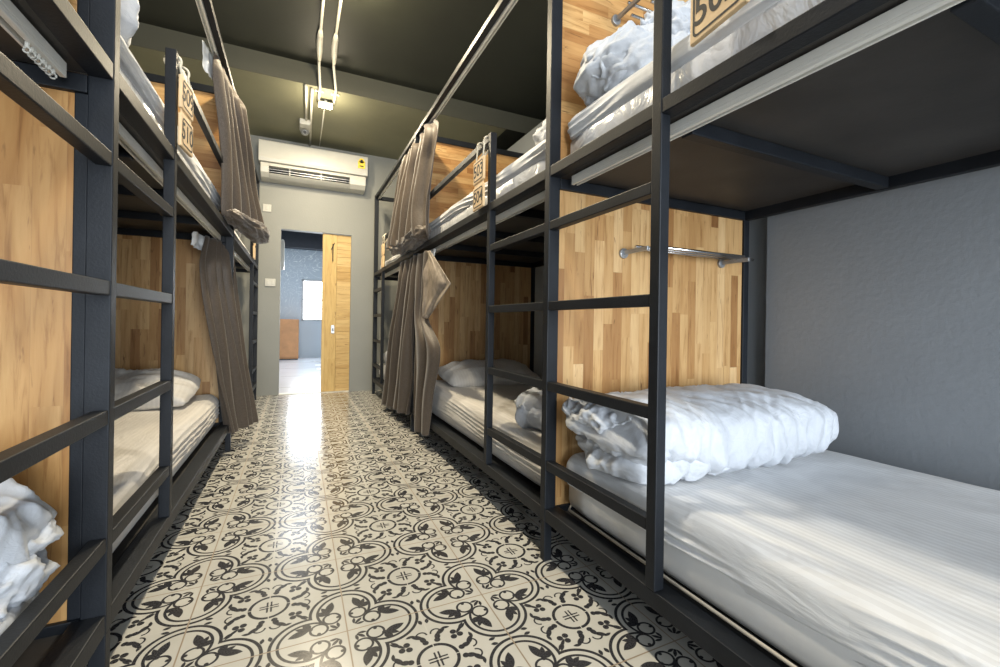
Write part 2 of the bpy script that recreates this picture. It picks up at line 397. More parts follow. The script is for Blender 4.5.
# ------------------------------------------------------------------ bunks
ZT, ZD, ZCC, ZB_, ZA = .19, .362, .647, .935, 1.223
def bunk(side, label, yn, yf, ladder, far_panel, near_post=False, rack=(), group='black steel bunk beds', pm='stave_vertical', trim=False, hooks=False):
    s = 1 if side == 'R' else -1
    X0 = XR if s > 0 else XL
    def X(dd): return X0 + s * dd
    def b(dd0, dd1, y0, y1, z0, z1): return bx(X(dd0), X(dd1), y0, y1, z0, z1)
    t = thing('bunk_bed', label, 'bunk bed', (X(.5), (yn + yf) / 2, 0), group)
    pw = .034
    def part(nm, bm, m='steel', bev=.0025, **k): return obj(nm, bm, m, t, bevel=bev, **k)
    # posts (front a hair proud of the rails) and legs
    part('post', b(-.0012, .044, yf, yf + pw, ZT - .045, 2.335))
    part('post', b(1.045, 1.08, yf + .002, yf + pw - .002, 0, 2.335))
    part('leg', b(-.0005, .030, yf + .001, yf + pw - .003, 0, ZT - .045))
    if near_post:
        part('post', b(-.0012, .044, yn, yn + pw, ZT - .045, 2.335)); part('post', b(1.045, 1.08, yn, yn + pw, 0, 2.335))
        part('leg', b(-.0005, .030, yn, yn + pw, 0, ZT - .045))
        ys = yn + pw
    else:
        ys = yn
    # lower frame
    part('lower_rail', b(0, .058, ys, yf, ZT - .045, ZT))
    part('lower_rail', b(1.045, 1.075, ys, yf, ZT - .045, ZT))
    part('lower_board', b(.058, 1.045, ys, yf, ZT - .04, ZT - .022), 'board_black', 0)
    part('end_rail', b(.044, 1.045, yf, yf + .028, ZT - .045, ZT))
    # upper frame
    part('upper_rail', b(0, .044, ys, yf, 1.383, 1.421))
    part('upper_rail', b(1.045, 1.075, ys, yf, 1.345, 1.421))
    part('upper_board', b(.044, 1.045, ys, yf, 1.386, 1.400), 'board_black', 0)
    part('end_rail', b(.044, 1.045, yf - .002, yf + .03, 1.345, 1.384))
    for k in range(1, 4):
        yc = yf - .525 * k if k < 4 else 0
        if yc > ys + .1: part('cross_beam', b(.095, 1.045, yc - .018, yc + .018, 1.347, 1.385))
    # canopy
    part('canopy_rail', b(0, .030, ys, yf, 2.298, 2.330))
    part('canopy_rail', b(1.05, 1.08, ys, yf, 2.298, 2.330))
    part('canopy_crossbar', b(.044, 1.045, yf + .002, yf + pw - .004, 2.286, 2.330))
    if near_post: part('canopy_crossbar', b(.044, 1.045, yn + .002, yn + pw - .004, 2.286, 2.330))
    # ladder
    if ladder == 'far':
        l0 = yf - .533; l1 = l0 + .033; r0, r1 = l1, yf; g0, g1 = ys, l0
    else:
        l0 = yn + .505; l1 = l0 + .033; r0, r1 = ys, l0; g0, g1 = l1, yf
    part('ladder_post', b(-.0012, .030, l0, l1, ZT, 1.754))
    for z in (ZD, ZCC, ZB_, ZA): part('rung', b(0, .030, r0, r1, z - .032, z))
    part('guard_rail', b(.002, .028, g0, g1, 1.718, 1.750))
    # head panels
    if far_panel:
        d0 = .048
        if trim:
            part('edge_strip', b(.044, .068, yf + .006, yf + .03, ZT, 1.345)); part('edge_strip', b(.044, .066, yf + .006, yf + .03, 1.421, 2.286)); d0 = .068
        hp = part('headboard', b(d0, 1.045, yf + .012, yf + .028, ZT - .02, 1.345), pm, .001)
        hp2 = part('headboard', b(d0, 1.045, yf + .012, yf + .028, 1.40, 2.286), 'stave_horizontal', .001)
    # tracks: aluminium C profile
    def track(y0, y1, d0, z0, w=.026, h=.031):
        bm = bmesh.new()
        box(bm, X(d0), X(d0 + w), y0, y1, z0 + h * .42, z0 + h)
        box(bm, X(d0), X(d0 + w * .2), y0, y1, z0 + h * .2, z0 + h * .42)
        box(bm, X(d0 + w * .8), X(d0 + w), y0, y1, z0, z0 + h * .42)
        box(bm, X(d0), X(d0 + w * .42), y0, y1, z0, z0 + h * .2)
        return part('curtain_track', bm, 'track_white', .0012)
    track(ys + .05, yf - .045, .062, 1.350)
    track(ys + .02, yf - .01, .032, 2.292)
    if hooks:
        for k in range(8):
            bm = bmesh.new(); yy = yf - .075 - k * .013 - .003 * (k % 3)
            tube(bm, [(X(.072), yy, 1.352), (X(.072), yy, 1.341)], .0035, 8)
            tube(bm, [(X(.072 + .005 * math.cos(q * .7)), yy, 1.337 + .005 * math.sin(q * .7)) for q in range(10)], .0018, 6)
            obj('track_glider', bm, 'plastic_white', t)
    for (d0, d1, z) in rack:
        yy = yf + .012
        bm = bmesh.new()
        tube(bm, [(X(d0 - .01), yy - .085, z), (X(d1 + .1), yy - .085, z)], .0065, 10)
        tube(bm, [(X(d0 + .05), yy - .035, z + .004), (X(d1 + .13), yy - .035, z + .004)], .0065, 10)
        tube(bm, [(X(d0 + .06), yy - .13, z - .002), (X(d1 - .02), yy - .13, z - .002)], .0065, 10)
        rk = obj('coat_rail', bm, 'chrome', t, smooth=True)
        for q in (d0, d1):
            bm = bmesh.new()
            box(bm, X(q - .006), X(q + .006), yy - .14, yy, z - .020, z - .004)
            tube(bm, [(X(q), yy - .012, z - .014), (X(q), yy, z - .014)], .020, 16)
            obj('rail_bracket', bm, 'bracket_grey', rk, bevel=.002)
    return t

# copies of the coat rail brackets are sub-parts of the coat rail
Y = dict(r1=1.356, r2=3.380, r3=5.315, l1=1.262, l2=3.313, l3=5.315)
bunk('R', 'nearest bunk bed on the right, with the chrome coat rail on its headboard', -.72, Y['r1'], 'far', True, True, rack=((.345, .90, 1.150), (.29, .85, 2.05)))
bunk('R', 'middle bunk bed on the right, hung with the sign 503 and 504', Y['r1'] + .034, Y['r2'], 'near', True)
bunk('R', 'farthest bunk bed on the right, standing against the door wall', Y['r2'] + .034, Y['r3'], 'far', False)
bunk('L', 'nearest bunk bed on the left, cut off by the left edge of the photo', -.80, Y['l1'], 'far', True, True, pm='stave_wide', trim=True, hooks=True)
bunk('L', 'middle bunk bed on the left, hung with the sign 509 and 510', Y['l1'] + .034, Y['l2'], 'near', True, trim=True)
bunk('L', 'farthest bunk bed on the left, beside the wall switches', Y['l2'] + .034, Y['l3'], 'far', False)

# ------------------------------------------------------------------ soft things
def nz(p, seed=0.0): return noise.noise(Vector(p) + Vector((seed * 7.3, seed * 3.1, seed * 5.7)))
def ridge(p, seed=0.0): return 1 - min(1, abs(nz(p, seed)) * 2.4)
def wr(p, seed, sx, sy, sz, warp=.5):
    q = Vector((p[0] * sx, p[1] * sy, p[2] * sz))
    wv = Vector((nz(q * .5, seed + 1), nz(q * .5, seed + 2), nz(q * .5, seed + 3))) * warp
    q = q + wv
    return ridge(q, seed) * .6 + ridge(q * 2.1, seed + 5) * .3 + ridge(q * 4.3, seed + 9) * .12

def grid_box(cx, cy, cz, sx, sy, sz, nx, ny, nzz, rad):
    """closed rounded box, gridded, returned as bmesh (half sizes)"""
    bm = bmesh.new(); cache = {}
    def vert(i, j, k):
        key = (i, j, k)
        if key in cache: return cache[key]
        p = Vector(((i / nx * 2 - 1) * sx, (j / ny * 2 - 1) * sy, (k / nzz * 2 - 1) * sz))
        inner = Vector((max(-sx + rad, min(sx - rad, p.x)), max(-sy + rad, min(sy - rad, p.y)), max(-sz + min(rad, sz * .999), min(sz - min(rad, sz * .999), p.z))))
        dd = p - inner
        if dd.length > 1e-9:
            rz = min(rad, sz * .999)
            m = max(abs(dd.x) / rad, abs(dd.y) / rad, abs(dd.z) / rz)
            e = Vector((dd.x / rad, dd.y / rad, dd.z / rz)).normalized() * m
            p = inner + Vector((e.x * rad, e.y * rad, e.z * rz))
        v = bm.verts.new(p + Vector((cx, cy, cz))); cache[key] = v; return v
    def quad(*ks): bm.faces.new([vert(*k) for k in ks])
    for i in range(nx):
        for j in range(ny):
            quad((i, j, 0), (i, j + 1, 0), (i + 1, j + 1, 0), (i + 1, j, 0)); quad((i, j, nzz), (i + 1, j, nzz), (i + 1, j + 1, nzz), (i, j + 1, nzz))
    for i in range(nx):
        for k in range(nzz):
            quad((i, 0, k), (i + 1, 0, k), (i + 1, 0, k + 1), (i, 0, k + 1)); quad((i, ny, k), (i, ny, k + 1), (i + 1, ny, k + 1), (i + 1, ny, k))
    for j in range(ny):
        for k in range(nzz):
            quad((0, j, k), (0, j, k + 1), (0, j + 1, k + 1), (0, j + 1, k)); quad((nx, j, k), (nx, j + 1, k), (nx, j + 1, k + 1), (nx, j, k + 1))
    bm.normal_update()
    return bm

def mattress(side, label, y0, y1, z0, z1, mat='sheet', seed=0, group='mattresses in white sheets', fine=1.0, d0=.054, d1=1.035, film=False, pipe=0):
    s = 1 if side == 'R' else -1; X0 = XR if s > 0 else XL
    xa, xb = X0 + s * d0, X0 + s * d1
    cx, cy = (xa + xb) / 2, (y0 + y1) / 2; sx, sy = abs(xb - xa) / 2, (y1 - y0) / 2
    t = thing('mattress', label, 'mattress', (cx, cy, z0), group)
    h = z1 - z0
    # core
    bm = grid_box(cx, cy, z0 + h * .36, sx - .008, sy - .008, h * .35, 8, 16, 4, .04)
    obj('mattress_core', bm, ('mattress_side' if film == 'smooth' else 'film') if film else 'sheet_warm', t, smooth=True)
    if pipe:
        bm = bmesh.new()
        zc = z0 + .016; r = .05
        path = [(cx - sx + r, cy - sy), (cx + sx - r, cy - sy), (cx + sx, cy - sy + r), (cx + sx, cy + sy - r), (cx + sx - r, cy + sy), (cx - sx + r, cy + sy), (cx - sx, cy + sy - r), (cx - sx, cy - sy + r)]
        tube(bm, [(p[0], p[1], zc) for p in path] + [(path[0][0], path[0][1], zc)], pipe, 8, cap=False)
        obj('piping', bm, 'piping', t, smooth=True)
    # fitted sheet
    nx, ny, nk = int(30 * fine), int(84 * fine), int(30 * fine)
    hem = (.38 if film == 'smooth' else .5) if film else .12
    bm = grid_box(cx, cy, z0 + h * (1 + hem) / 2, sx, sy, h * (1 - hem) / 2, nx, ny, nk, .055 if not film else .045)
    low = z0 + h * hem
    for v in bm.verts:
        p = v.co; n = v.normal
        fs = max(0, min(1, (z0 + h - p.z) / (h * .5)))       # 0 on top .. 1 at hem
        # long pleats along the side, pulled towards the corners
        side_k = abs(n.x) ** 1.5
        ph = p.z * 260 + p.y * 9 * math.sin(seed + 1) + nz((p.x * 2, p.y * 1.3, p.z * 3), seed) * 12
        a = 1 - 2 * abs(math.sin(ph * .5)) ** .6
        mk = max(0, min(1, .55 + 1.6 * nz((p.x, p.y * 2.3, p.z * 9), seed + 2)))
        dsp = side_k * ((.0080 if film else .0055) * a * mk * (.35 + fs)) + abs(n.y) * .004 * math.sin(p.x * 60 + nz(p * 4, seed) * 4)
        dsp += n.z * (n.z > 0) * (.010 * nz((p.x * 2.2, p.y * 1.6, 0), seed) + .007 * (wr(p, seed, 5, 2.2, 1, 1.2) - .5))
        v.co = p + n * dsp
        if p.z < low + .012: v.co.z += .014 * nz((p.x * 3, p.y * 3, 1), seed + 4)
    obj('fitted_sheet', bm, mat, t, smooth=True)
    return t

G1 = 'mattresses in white sheets'
mattress('R', 'large white striped mattress in the foreground, under the thick folded duvet', -.66, 1.335, .190, .398, 'sheet', 1, G1, 1.6, film='smooth', pipe=.0042)
mattress('R', 'white mattress on the upper bunk at top right, beside the sign beginning 50', -.66, 1.352, 1.402, 1.60, 'sheet', 2, G1, 1.5, film=True, d0=.050)
mattress('R', 'white mattress of the lower middle bunk on the right, under the pillow', 1.43, 3.355, .190, .400, 'sheet_warm', 3, G1, 1.3)
mattress('R', 'white mattress on the upper bunk behind the sign 503 and 504', 1.43, 3.355, 1.402, 1.60, 'sheet', 4, G1, 1.3, film=True)
mattress('R', 'white mattress of the farthest lower bunk on the right', 3.45, 5.29, .190, .390, 'sheet', 5, G1, .7)
mattress('R', 'white mattress of the farthest upper bunk on the right', 3.45, 5.29, 1.402, 1.54, 'sheet', 6, G1, .7)
mattress('L', 'white mattress of the nearest lower bunk on the left, under the crumpled duvet', -.74, 1.235, .190, .30, 'sheet', 7, G1, 1.0, d0=.10)
mattress('L', 'white mattress of the nearest upper bunk at the top left corner', -.74, 1.245, 1.402, 1.60, 'sheet', 8, G1, 1.0, film=True, d0=.050)
mattress('L', 'cream-white mattress of the lower middle bunk on the left, beside the curtain', 1.33, 3.29, .190, .385, 'sheet_warm', 9, G1, 1.4)
mattress('L', 'white mattress on the upper bunk behind the sign 509 and 510', 1.33, 3.29, 1.402, 1.63, 'sheet', 10, G1, 1.3, film=True, d0=.052)
mattress('L', 'white mattress of the farthest lower bunk on the left', 3.40, 5.29, .190, .38, 'sheet', 11, G1, .6)
mattress('L', 'white mattress of the farthest upper bunk on the left', 3.40, 5.29, 1.402, 1.55, 'sheet', 12, G1, .6)

def lobe(bm, c, h, e, seed, amp, sub=5, rot=0.0, flat=None, stretch=(6, 6, 6), fn=None):
    """one closed crumpled lobe added to bm: superellipsoid + ridged wrinkles"""
    tmp = bmesh.new(); bmesh.ops.create_icosphere(tmp, subdivisions=sub, radius=1)
    cr, sr = math.cos(rot), math.sin(rot)
    for v in tmp.verts:
        d = v.co.normalized(); q = []
        m = (abs(d.x) ** e + abs(d.y) ** e + abs(d.z) ** e) ** (1 / e)
        p = Vector((d.x / m * h[0], d.y / m * h[1], d.z / m * h[2]))
        n = Vector((d.x / h[0], d.y / h[1], d.z / h[2])).normalized()
        w = wr(p, seed, *stretch, 1.0) - .45
        p = p + n * (w * amp) + n * (nz(p * 2.5, seed) * amp * .9)
        if fn: p = fn(p, d)
        p = Vector((p.x * cr - p.y * sr, p.x * sr + p.y * cr, p.z)) + Vector(c)
        if flat is not None and p.z < flat: p.z = flat + (p.z - flat) * .03
        v.co = p
    base = [bm.verts.new(v.co) for v in tmp.verts]
    tmp.verts.index_update()
    for f in tmp.faces: bm.faces.new([base[v.index] for v in f.verts])
    tmp.free()

# ---- big folded duvet, nearest lower bunk on the right
def folded_duvet():
    bm = bmesh.new()
    # under layers: visible as crumpled folds at the aisle end
    def f1(p, d):
        p.x += .012 * math.sin(p.z * 60 + p.y * 20); return p
    lobe(bm, (1.12, 1.12, .440), (.27, .20, .050), 3.2, 21, .034, 6, 0, .404, (9, 9, 12), f1)
    lobe(bm, (1.085, 1.12, .490), (.235, .19, .048), 3.0, 24, .036, 6, .05, .404, (10, 9, 14), f1)
    # top layer draped over everything: grid loop swept along x
    nx, nt_ = 150, 110
    rows = []
    for i in range(nx + 1):
        u = i / nx; x = .824 + u * .970
        # end closing
        e0 = min(1, u / .07); e1 = min(1, (1 - u) / .20)
        k0 = math.sqrt(max(0, 1 - (1 - e0) ** 2)); k1 = math.sqrt(max(0, 1 - (1 - e1) ** 2)); k = max(.02, k0 * k1)
        yc = 1.095 + .0 * u; hy = (.232 - .03 * (1 - u) ) * (.55 + .45 * k)
        zb = (.475 if u < .12 else .475 - min(1, (u - .12) / .16) * .077); zt = .612 + .016 * math.sin(u * 3.1)
        zm = (zb + zt) / 2; hz = (zt - zb) / 2 * k
        row = []
        for j in range(nt_):
            a = 2 * math.pi * j / nt_
            cy_, sz_ = math.cos(a), math.sin(a)
            ee = .62
            yy = math.copysign(abs(cy_) ** ee, cy_) * hy; zz = math.copysign(abs(sz_) ** ee, sz_) * hz
            p = Vector((x, yc + yy, zm + zz)); n = Vector((0, cy_, sz_))
            top = max(0, sz_)
            w = wr((x * 1.0 + p.y * .8, p.y, p.z), 31, 7.5, 2.6, 4, 1.2) - .5
            pk = max(0, -cy_) * max(0, .55 - sz_) * 1.0                      # puckers along the front hem
            ruffle = math.sin(x * 88 + 5 * nz((x * 5, p.z * 3, 0), 3)) * .009 * pk * (.4 + u)
            w3 = wr((x * .9 - p.y * .9, x * .5 + p.y * .5, p.z), 37, 16, 4, 8, 1.0) - .5
            p += n * (w * .018 + w3 * .008 + ruffle + .012 * nz((x * 4, p.y * 4, p.z * 4), 33))
            p.x += .014 * nz((p.y * 9, p.z * 12, 1), 35) * (1 - u) - (.02 * math.sin((p.z - .45) * 38) * (1 if u < .03 else 0))
            if p.y > 1.358: p.y = 1.358 - (p.y - 1.358) * .05
            row.append(bm.verts.new(p))
        rows.append(row)
    for i in range(nx):
        for j in range(nt_):
            bm.faces.new((rows[i][j], rows[i][(j + 1) % nt_], rows[i + 1][(j + 1) % nt_], rows[i + 1][j]))
    bm.faces.new(rows[0][::-1]); bm.faces.new(rows[-1])
    lobe(bm, (.912, 1.14, .556), (.085, .205, .050), 2.4, 27, .030, 6, .03, None, (13, 9, 16))
    lobe(bm, (.905, 1.03, .500), (.06, .13, .040), 2.3, 29, .028, 5, .1, None, (14, 10, 16))
    o = obj('duvet', bm, 'duvet', smooth=True)
    tag(o, 'thick white folded duvet with bluish sheen in the right foreground', 'duvet', 'crumpled white duvets')
folded_duvet()

def duvet(label, lobes, mat='duvet', name='duvet', cat='duvet', group='crumpled white duvets'):
    bm = bmesh.new()
    for L in lobes: lobe(bm, **L)
    return tag(obj(name, bm, mat, smooth=True), label, cat, group)
st = (8, 8, 8)
duvet('white crumpled duvet on the top right upper bunk, below the horizontal wooden boards', [
    dict(c=(1.15, 1.17, 1.70), h=(.30, .16, .14), e=2.3, seed=41, amp=.06, sub=6, stretch=st, flat=1.608),
    dict(c=(1.22, 1.14, 1.84), h=(.22, .15, .12), e=2.3, seed=42, amp=.06, sub=6, stretch=st),
    dict(c=(.98, 1.20, 1.68), h=(.14, .13, .095), e=2.2, seed=43, amp=.04, stretch=st, flat=1.608)])
duvet('small heap of white duvet at the near end of the lower middle right bunk', [
    dict(c=(1.08, 1.70, .465), h=(.19, .19, .072), e=2.3, seed=51, amp=.05, stretch=st, flat=.396),
    dict(c=(1.00, 1.72, .50), h=(.10, .13, .05), e=2.3, seed=52, amp=.04, stretch=st)])
duvet('grey-beige blanket fold lying behind the white heap on the lower middle right bunk', [
    dict(c=(1.42, 2.28, .418), h=(.30, .12, .03), e=2.5, seed=55, amp=.03, stretch=st, flat=.398, rot=.5)], 'blanket', 'blanket', 'blanket', None)
duvet('white duvet heap on the upper middle right bunk, left of the tall corner post', [
    dict(c=(1.10, 1.66, 1.69), h=(.14, .13, .11), e=2.3, seed=61, amp=.04, stretch=st, flat=1.606)])
duvet('crumpled white duvet on the nearest lower left bunk, at the left photo edge', [
    dict(c=(-.645, 1.02, .39), h=(.235, .19, .10), e=2.5, seed=71, amp=.055, sub=6, stretch=(7, 7, 9), flat=.306),
    dict(c=(-.63, 1.04, .475), h=(.19, .16, .085), e=2.3, seed=72, amp=.055, sub=6, stretch=(7, 7, 9)),
    dict(c=(-.475, 1.10, .44), h=(.075, .11, .045), e=2.2, seed=74, amp=.03, stretch=(7, 7, 9)),
    dict(c=(-.50, 1.00, .33), h=(.08, .14, .05), e=2.2, seed=76, amp=.03, stretch=(7, 7, 9))])
duvet('white duvet heap on the upper middle left bunk, against the dark corner post', [
    dict(c=(-.56, 1.60, 1.735), h=(.11, .10, .095), e=2.3, seed=81, amp=.045, stretch=st, flat=1.636)])
duvet('white bedding heap on the farthest lower right bunk near the door wall', [
    dict(c=(1.15, 4.92, .45), h=(.27, .27, .09), e=2.3, seed=91, amp=.05, sub=4, stretch=st, flat=.388)])
duvet('white bedding heap on the farthest upper right bunk, below the gathered curtain', [
    dict(c=(1.10, 4.30, 1.585), h=(.22, .3, .07), e=2.3, seed=93, amp=.04, sub=4, stretch=st, flat=1.538)])
duvet('white bedding heap on the farthest upper left bunk below the gathered curtain', [
    dict(c=(-.62, 4.2, 1.60), h=(.18, .3, .08), e=2.3, seed=95, amp=.04, sub=4, stretch=st, flat=1.548)])

def pillow(label, c, h, rot, tilt, seed, group=None):
    bm = bmesh.new(); n = 48; top = []; bot = []
    for i in range(n + 1):
        rt, rb = [], []
        for j in range(n + 1):
            u, v = i / n * 2 - 1, j / n * 2 - 1
            th = (1 - abs(u) ** 3.2) * (1 - abs(v) ** 3.2); th = max(0, th) ** .55
            px = u * h[0] * (1 - .06 * v * v * abs(u)); py = v * h[1] * (1 - .06 * u * u * abs(v))
            cr = (wr((u * .5, v * .4, 0), seed, 4, 4, 1, 1) - .5) * .028 * (.3 + th)
            px2, py2 = px + .008 * nz((u * 3, v * 3, 1), seed), py + .008 * nz((u * 3, v * 3, 5), seed)
            rt.append(Vector((px2, py2, h[2] * (.08 + th) + cr))); rb.append(Vector((px2, py2, -h[2] * .35 * th)))
        top.append(rt); bot.append(rb)
    Rm = Matrix.Translation(c) @ Matrix.Rotation(rot, 4, 'Z') @ Matrix.Rotation(tilt, 4, 'X')
    vt = [[bm.verts.new(Rm @ p) for p in r] for r in top]
    vb = [[vt[i][j] if i in (0, n) or j in (0, n) else bm.verts.new(Rm @ bot[i][j]) for j in range(n + 1)] for i in range(n + 1)]
    for i in range(n):
        for j in range(n):
            bm.faces.new((vt[i][j], vt[i + 1][j], vt[i + 1][j + 1], vt[i][j + 1]))
            f = [vb[i][j], vb[i][j + 1], vb[i + 1][j + 1], vb[i + 1][j]]
            if len(set(f)) == 4:
                try: bm.faces.new(f)
                except ValueError: pass
    return tag(obj('pillow', bm, 'pillow', smooth=True), label, 'pillow', group)
pillow('plump cream pillow at the head of the lower middle right bunk', (1.34, 3.10, .445), (.38, .23, .095), 0, .16, 101, 'pillows')
pillow('cream pillow at the head of the lower middle left bunk, edge creased', (-.88, 2.98, .44), (.38, .22, .105), 0, .20, 102, 'pillows')
pillow('pillow at the far end of the farthest lower left bunk', (-.9, 5.0, .43), (.34, .2, .07), 0, .2, 103, 'pillows')

# ------------------------------------------------------------------ curtains
def loft(rows, nf, amp, seed, ns=220, nt_=70, out=(1, 0, 0), name='curtain', lin=False):
    """rows: list of (t, left, right[, bulge]) ; folds run down the cloth"""
    bm = bmesh.new(); g = []
    out = Vector(out)
    for j in range(nt_ + 1):
        t = j / nt_
        for a, b in zip(rows, rows[1:]):
            if t <= b[0] + 1e-9: break
        q = (t - a[0]) / (b[0] - a[0]); q = max(0, min(1, q)); qs = q * q * (3 - 2 * q)
        ia = rows.index(a); pa = rows[max(0, ia - 1)]; nb = rows[min(len(rows) - 1, ia + 2)]
        def cr(k):
            p0, p1, p2, p3 = Vector(pa[k]), Vector(a[k]), Vector(b[k]), Vector(nb[k]); dt = b[0] - a[0]
            m1 = (p2 - p0) * (dt / max(1e-6, b[0] - pa[0])); m2 = (p3 - p1) * (dt / max(1e-6, nb[0] - a[0]))
            return p1 * (2*q**3 - 3*q*q + 1) + m1 * (q**3 - 2*q*q + q) + p2 * (-2*q**3 + 3*q*q) + m2 * (q**3 - q*q)
        l = cr(1); r = cr(2)
        if lin: l = Vector(a[1]).lerp(Vector(b[1]), q); r = Vector(a[2]).lerp(Vector(b[2]), q)
        am = amp * ((a[3] if len(a) > 3 else 1) * (1 - qs) + (b[3] if len(b) > 3 else 1) * qs)
        row = []
        for i in range(ns + 1):
            s = i / ns
            ph = s * nf * 2 * math.pi + 1.6 * nz((s * 3, t * 1.2, 0), seed)
            w = math.sin(ph); w = math.copysign(abs(w) ** .75, w)
            sh = .35 * math.cos(ph * 1.0 + 1.2) * (1 / nf) * .35
            p = l.lerp(r, min(1, max(0, s + sh * s * (1 - s) * 4 * .5)))
            p = p + out * (w * am * (.65 + .5 * nz((s * 5, 0, t), seed + 2)) + .012 * nz((s * 4, t * 3, 1), seed + 5))
            p.z += .006 * nz((s * 8, t * 4, 0), seed + 7)
            row.append(bm.verts.new(p))
        g.append(row)
    for j in range(nt_):
        for i in range(ns):
            bm.faces.new((g[j][i], g[j][i + 1], g[j + 1][i + 1], g[j + 1][i]))
    return bm
def solid(o, th=.003):
    m = o.modifiers.new('s', 'SOLIDIFY'); m.thickness = th; m.offset = 0; return o

CG = 'taupe privacy curtains'
t = thing('curtain', 'taupe curtain left of the leg at the lower right bunks, reaching almost to the floor', 'curtain', (.79, 3.8, .1), CG)
solid(obj('curtain_cloth', loft([(0, (.80, 3.80, 1.355), (.798, 3.14, 1.345), .35), (.15, (.79, 3.82, 1.20), (.785, 3.16, 1.18), .6), (.5, (.78, 4.05, .75), (.775, 3.24, .72), 1), (1, (.765, 4.45, .05), (.785, 3.40, .13), 1.1)], 4.5, .048, 3), 'curtain', t, smooth=True))
t = thing('curtain', 'taupe curtain at the lower right bunks with its upper corner turned outward over the bed', 'curtain', (.80, 3.1, .1), CG)
solid(obj('curtain_cloth', loft([(0, (.80, 3.24, 1.345), (.80, 2.90, 1.34), .4), (.2, (.79, 3.24, 1.1), (.80, 2.93, 1.08), .8), (.38, (.785, 3.22, .9), (.80, 2.95, .88), .8), (.55, (.785, 3.2, .70), (.80, 2.68, .68), 1), (.78, (.785, 3.2, .38), (.80, 2.80, .36), 1), (1, (.79, 3.18, .07), (.79, 2.84, .10), 1.1)], 2.2, .030, 8, 120, 70), 'curtain', t, smooth=True))
solid(obj('turned_corner', loft([(0, (.795, 2.98, 1.34), (.80, 2.88, 1.335), .4), (.45, (.79, 2.99, 1.15), (.80, 2.42, 1.075), .5), (1, (.79, 2.98, .89), (.80, 2.92, .87), .4)], 1.3, .014, 9, 50, 40, lin=True), 'curtain_lining', t, smooth=True))
solid(obj('header_tape', loft([(0, (.84, 3.22, 1.348), (.84, 2.88, 1.348)), (1, (.838, 3.22, 1.30), (.838, 2.88, 1.30))], 4, .01, 4, 120, 6), 'header_tape', t, smooth=True))
t = thing('curtain', 'gathered taupe curtain at the upper right bunks, hem tied up in a bundle', 'curtain', (.80, 3.5, 1.5), CG)
solid(obj('curtain_cloth', loft([(0, (.85, 3.95, 2.31), (.85, 3.06, 2.31), .5), (.09, (.83, 3.93, 2.22), (.83, 2.86, 2.19), 1.0), (.35, (.80, 4.02, 2.0), (.81, 2.90, 1.98), 1.1), (.7, (.77, 4.15, 1.70), (.79, 2.90, 1.66), 1.2), (.93, (.75, 4.25, 1.54), (.77, 2.86, 1.44), 1.1), (1, (.78, 4.1, 1.50), (.80, 2.95, 1.42), .5)], 5.5, .060, 13), 'curtain', t, smooth=True))
bm = bmesh.new()
lobe(bm, (.79, 3.52, 1.485), (.05, .58, .055), 2.4, 15, .032, 5, 0.0, None, (26, 4, 26))
obj('bundled_hem', bm, 'curtain', t, smooth=True)
t = thing('curtain', 'taupe curtain hanging to the floor at the lower left bunks', 'curtain', (-.36, 3.3, .1), CG)
solid(obj('curtain_cloth', loft([(0, (-.50, 3.10, 1.345), (-.40, 3.42, 1.345), .5), (.15, (-.50, 2.96, 1.16), (-.38, 3.38, 1.16), .8), (.6, (-.43, 3.02, .65), (-.33, 3.48, .62), .9), (1, (-.385, 3.22, .13), (-.265, 3.60, .12), 1)], 4.2, .046, 23, 200), 'curtain', t, smooth=True))
solid(obj('header_tape', loft([(0, (-.54, 3.02, 1.35), (-.50, 3.20, 1.35)), (1, (-.55, 3.00, 1.27), (-.51, 3.12, 1.25))], 1.5, .012, 24, 40, 12), 'header_tape', t, smooth=True))
t = thing('curtain', 'gathered taupe curtain at the upper left bunks, hem tied up in a bundle', 'curtain', (-.38, 3.2, 1.5), CG)
solid(obj('curtain_cloth', loft([(0, (-.42, 2.84, 2.31), (-.38, 3.40, 2.31), .4), (.10, (-.41, 2.80, 2.2), (-.33, 3.26, 2.17), .8), (.6, (-.385, 2.86, 1.78), (-.28, 3.58, 1.76), .9), (.92, (-.38, 2.90, 1.45), (-.225, 3.74, 1.46), 1), (1, (-.37, 2.95, 1.43), (-.26, 3.68, 1.42), .6)], 5.0, .046, 33), 'curtain', t, smooth=True))
solid(obj('header_tape', loft([(0, (-.47, 2.74, 2.30), (-.43, 2.92, 2.31)), (1, (-.46, 2.80, 2.17), (-.42, 2.92, 2.17))], 1, .01, 34, 40, 12), 'header_tape', t, smooth=True))
bm = bmesh.new()
lobe(bm, (-.29, 3.32, 1.455), (.055, .44, .05), 2.4, 35, .030, 5, -.17, None, (26, 4, 26))
obj('bundled_hem', bm, 'curtain', t, smooth=True)

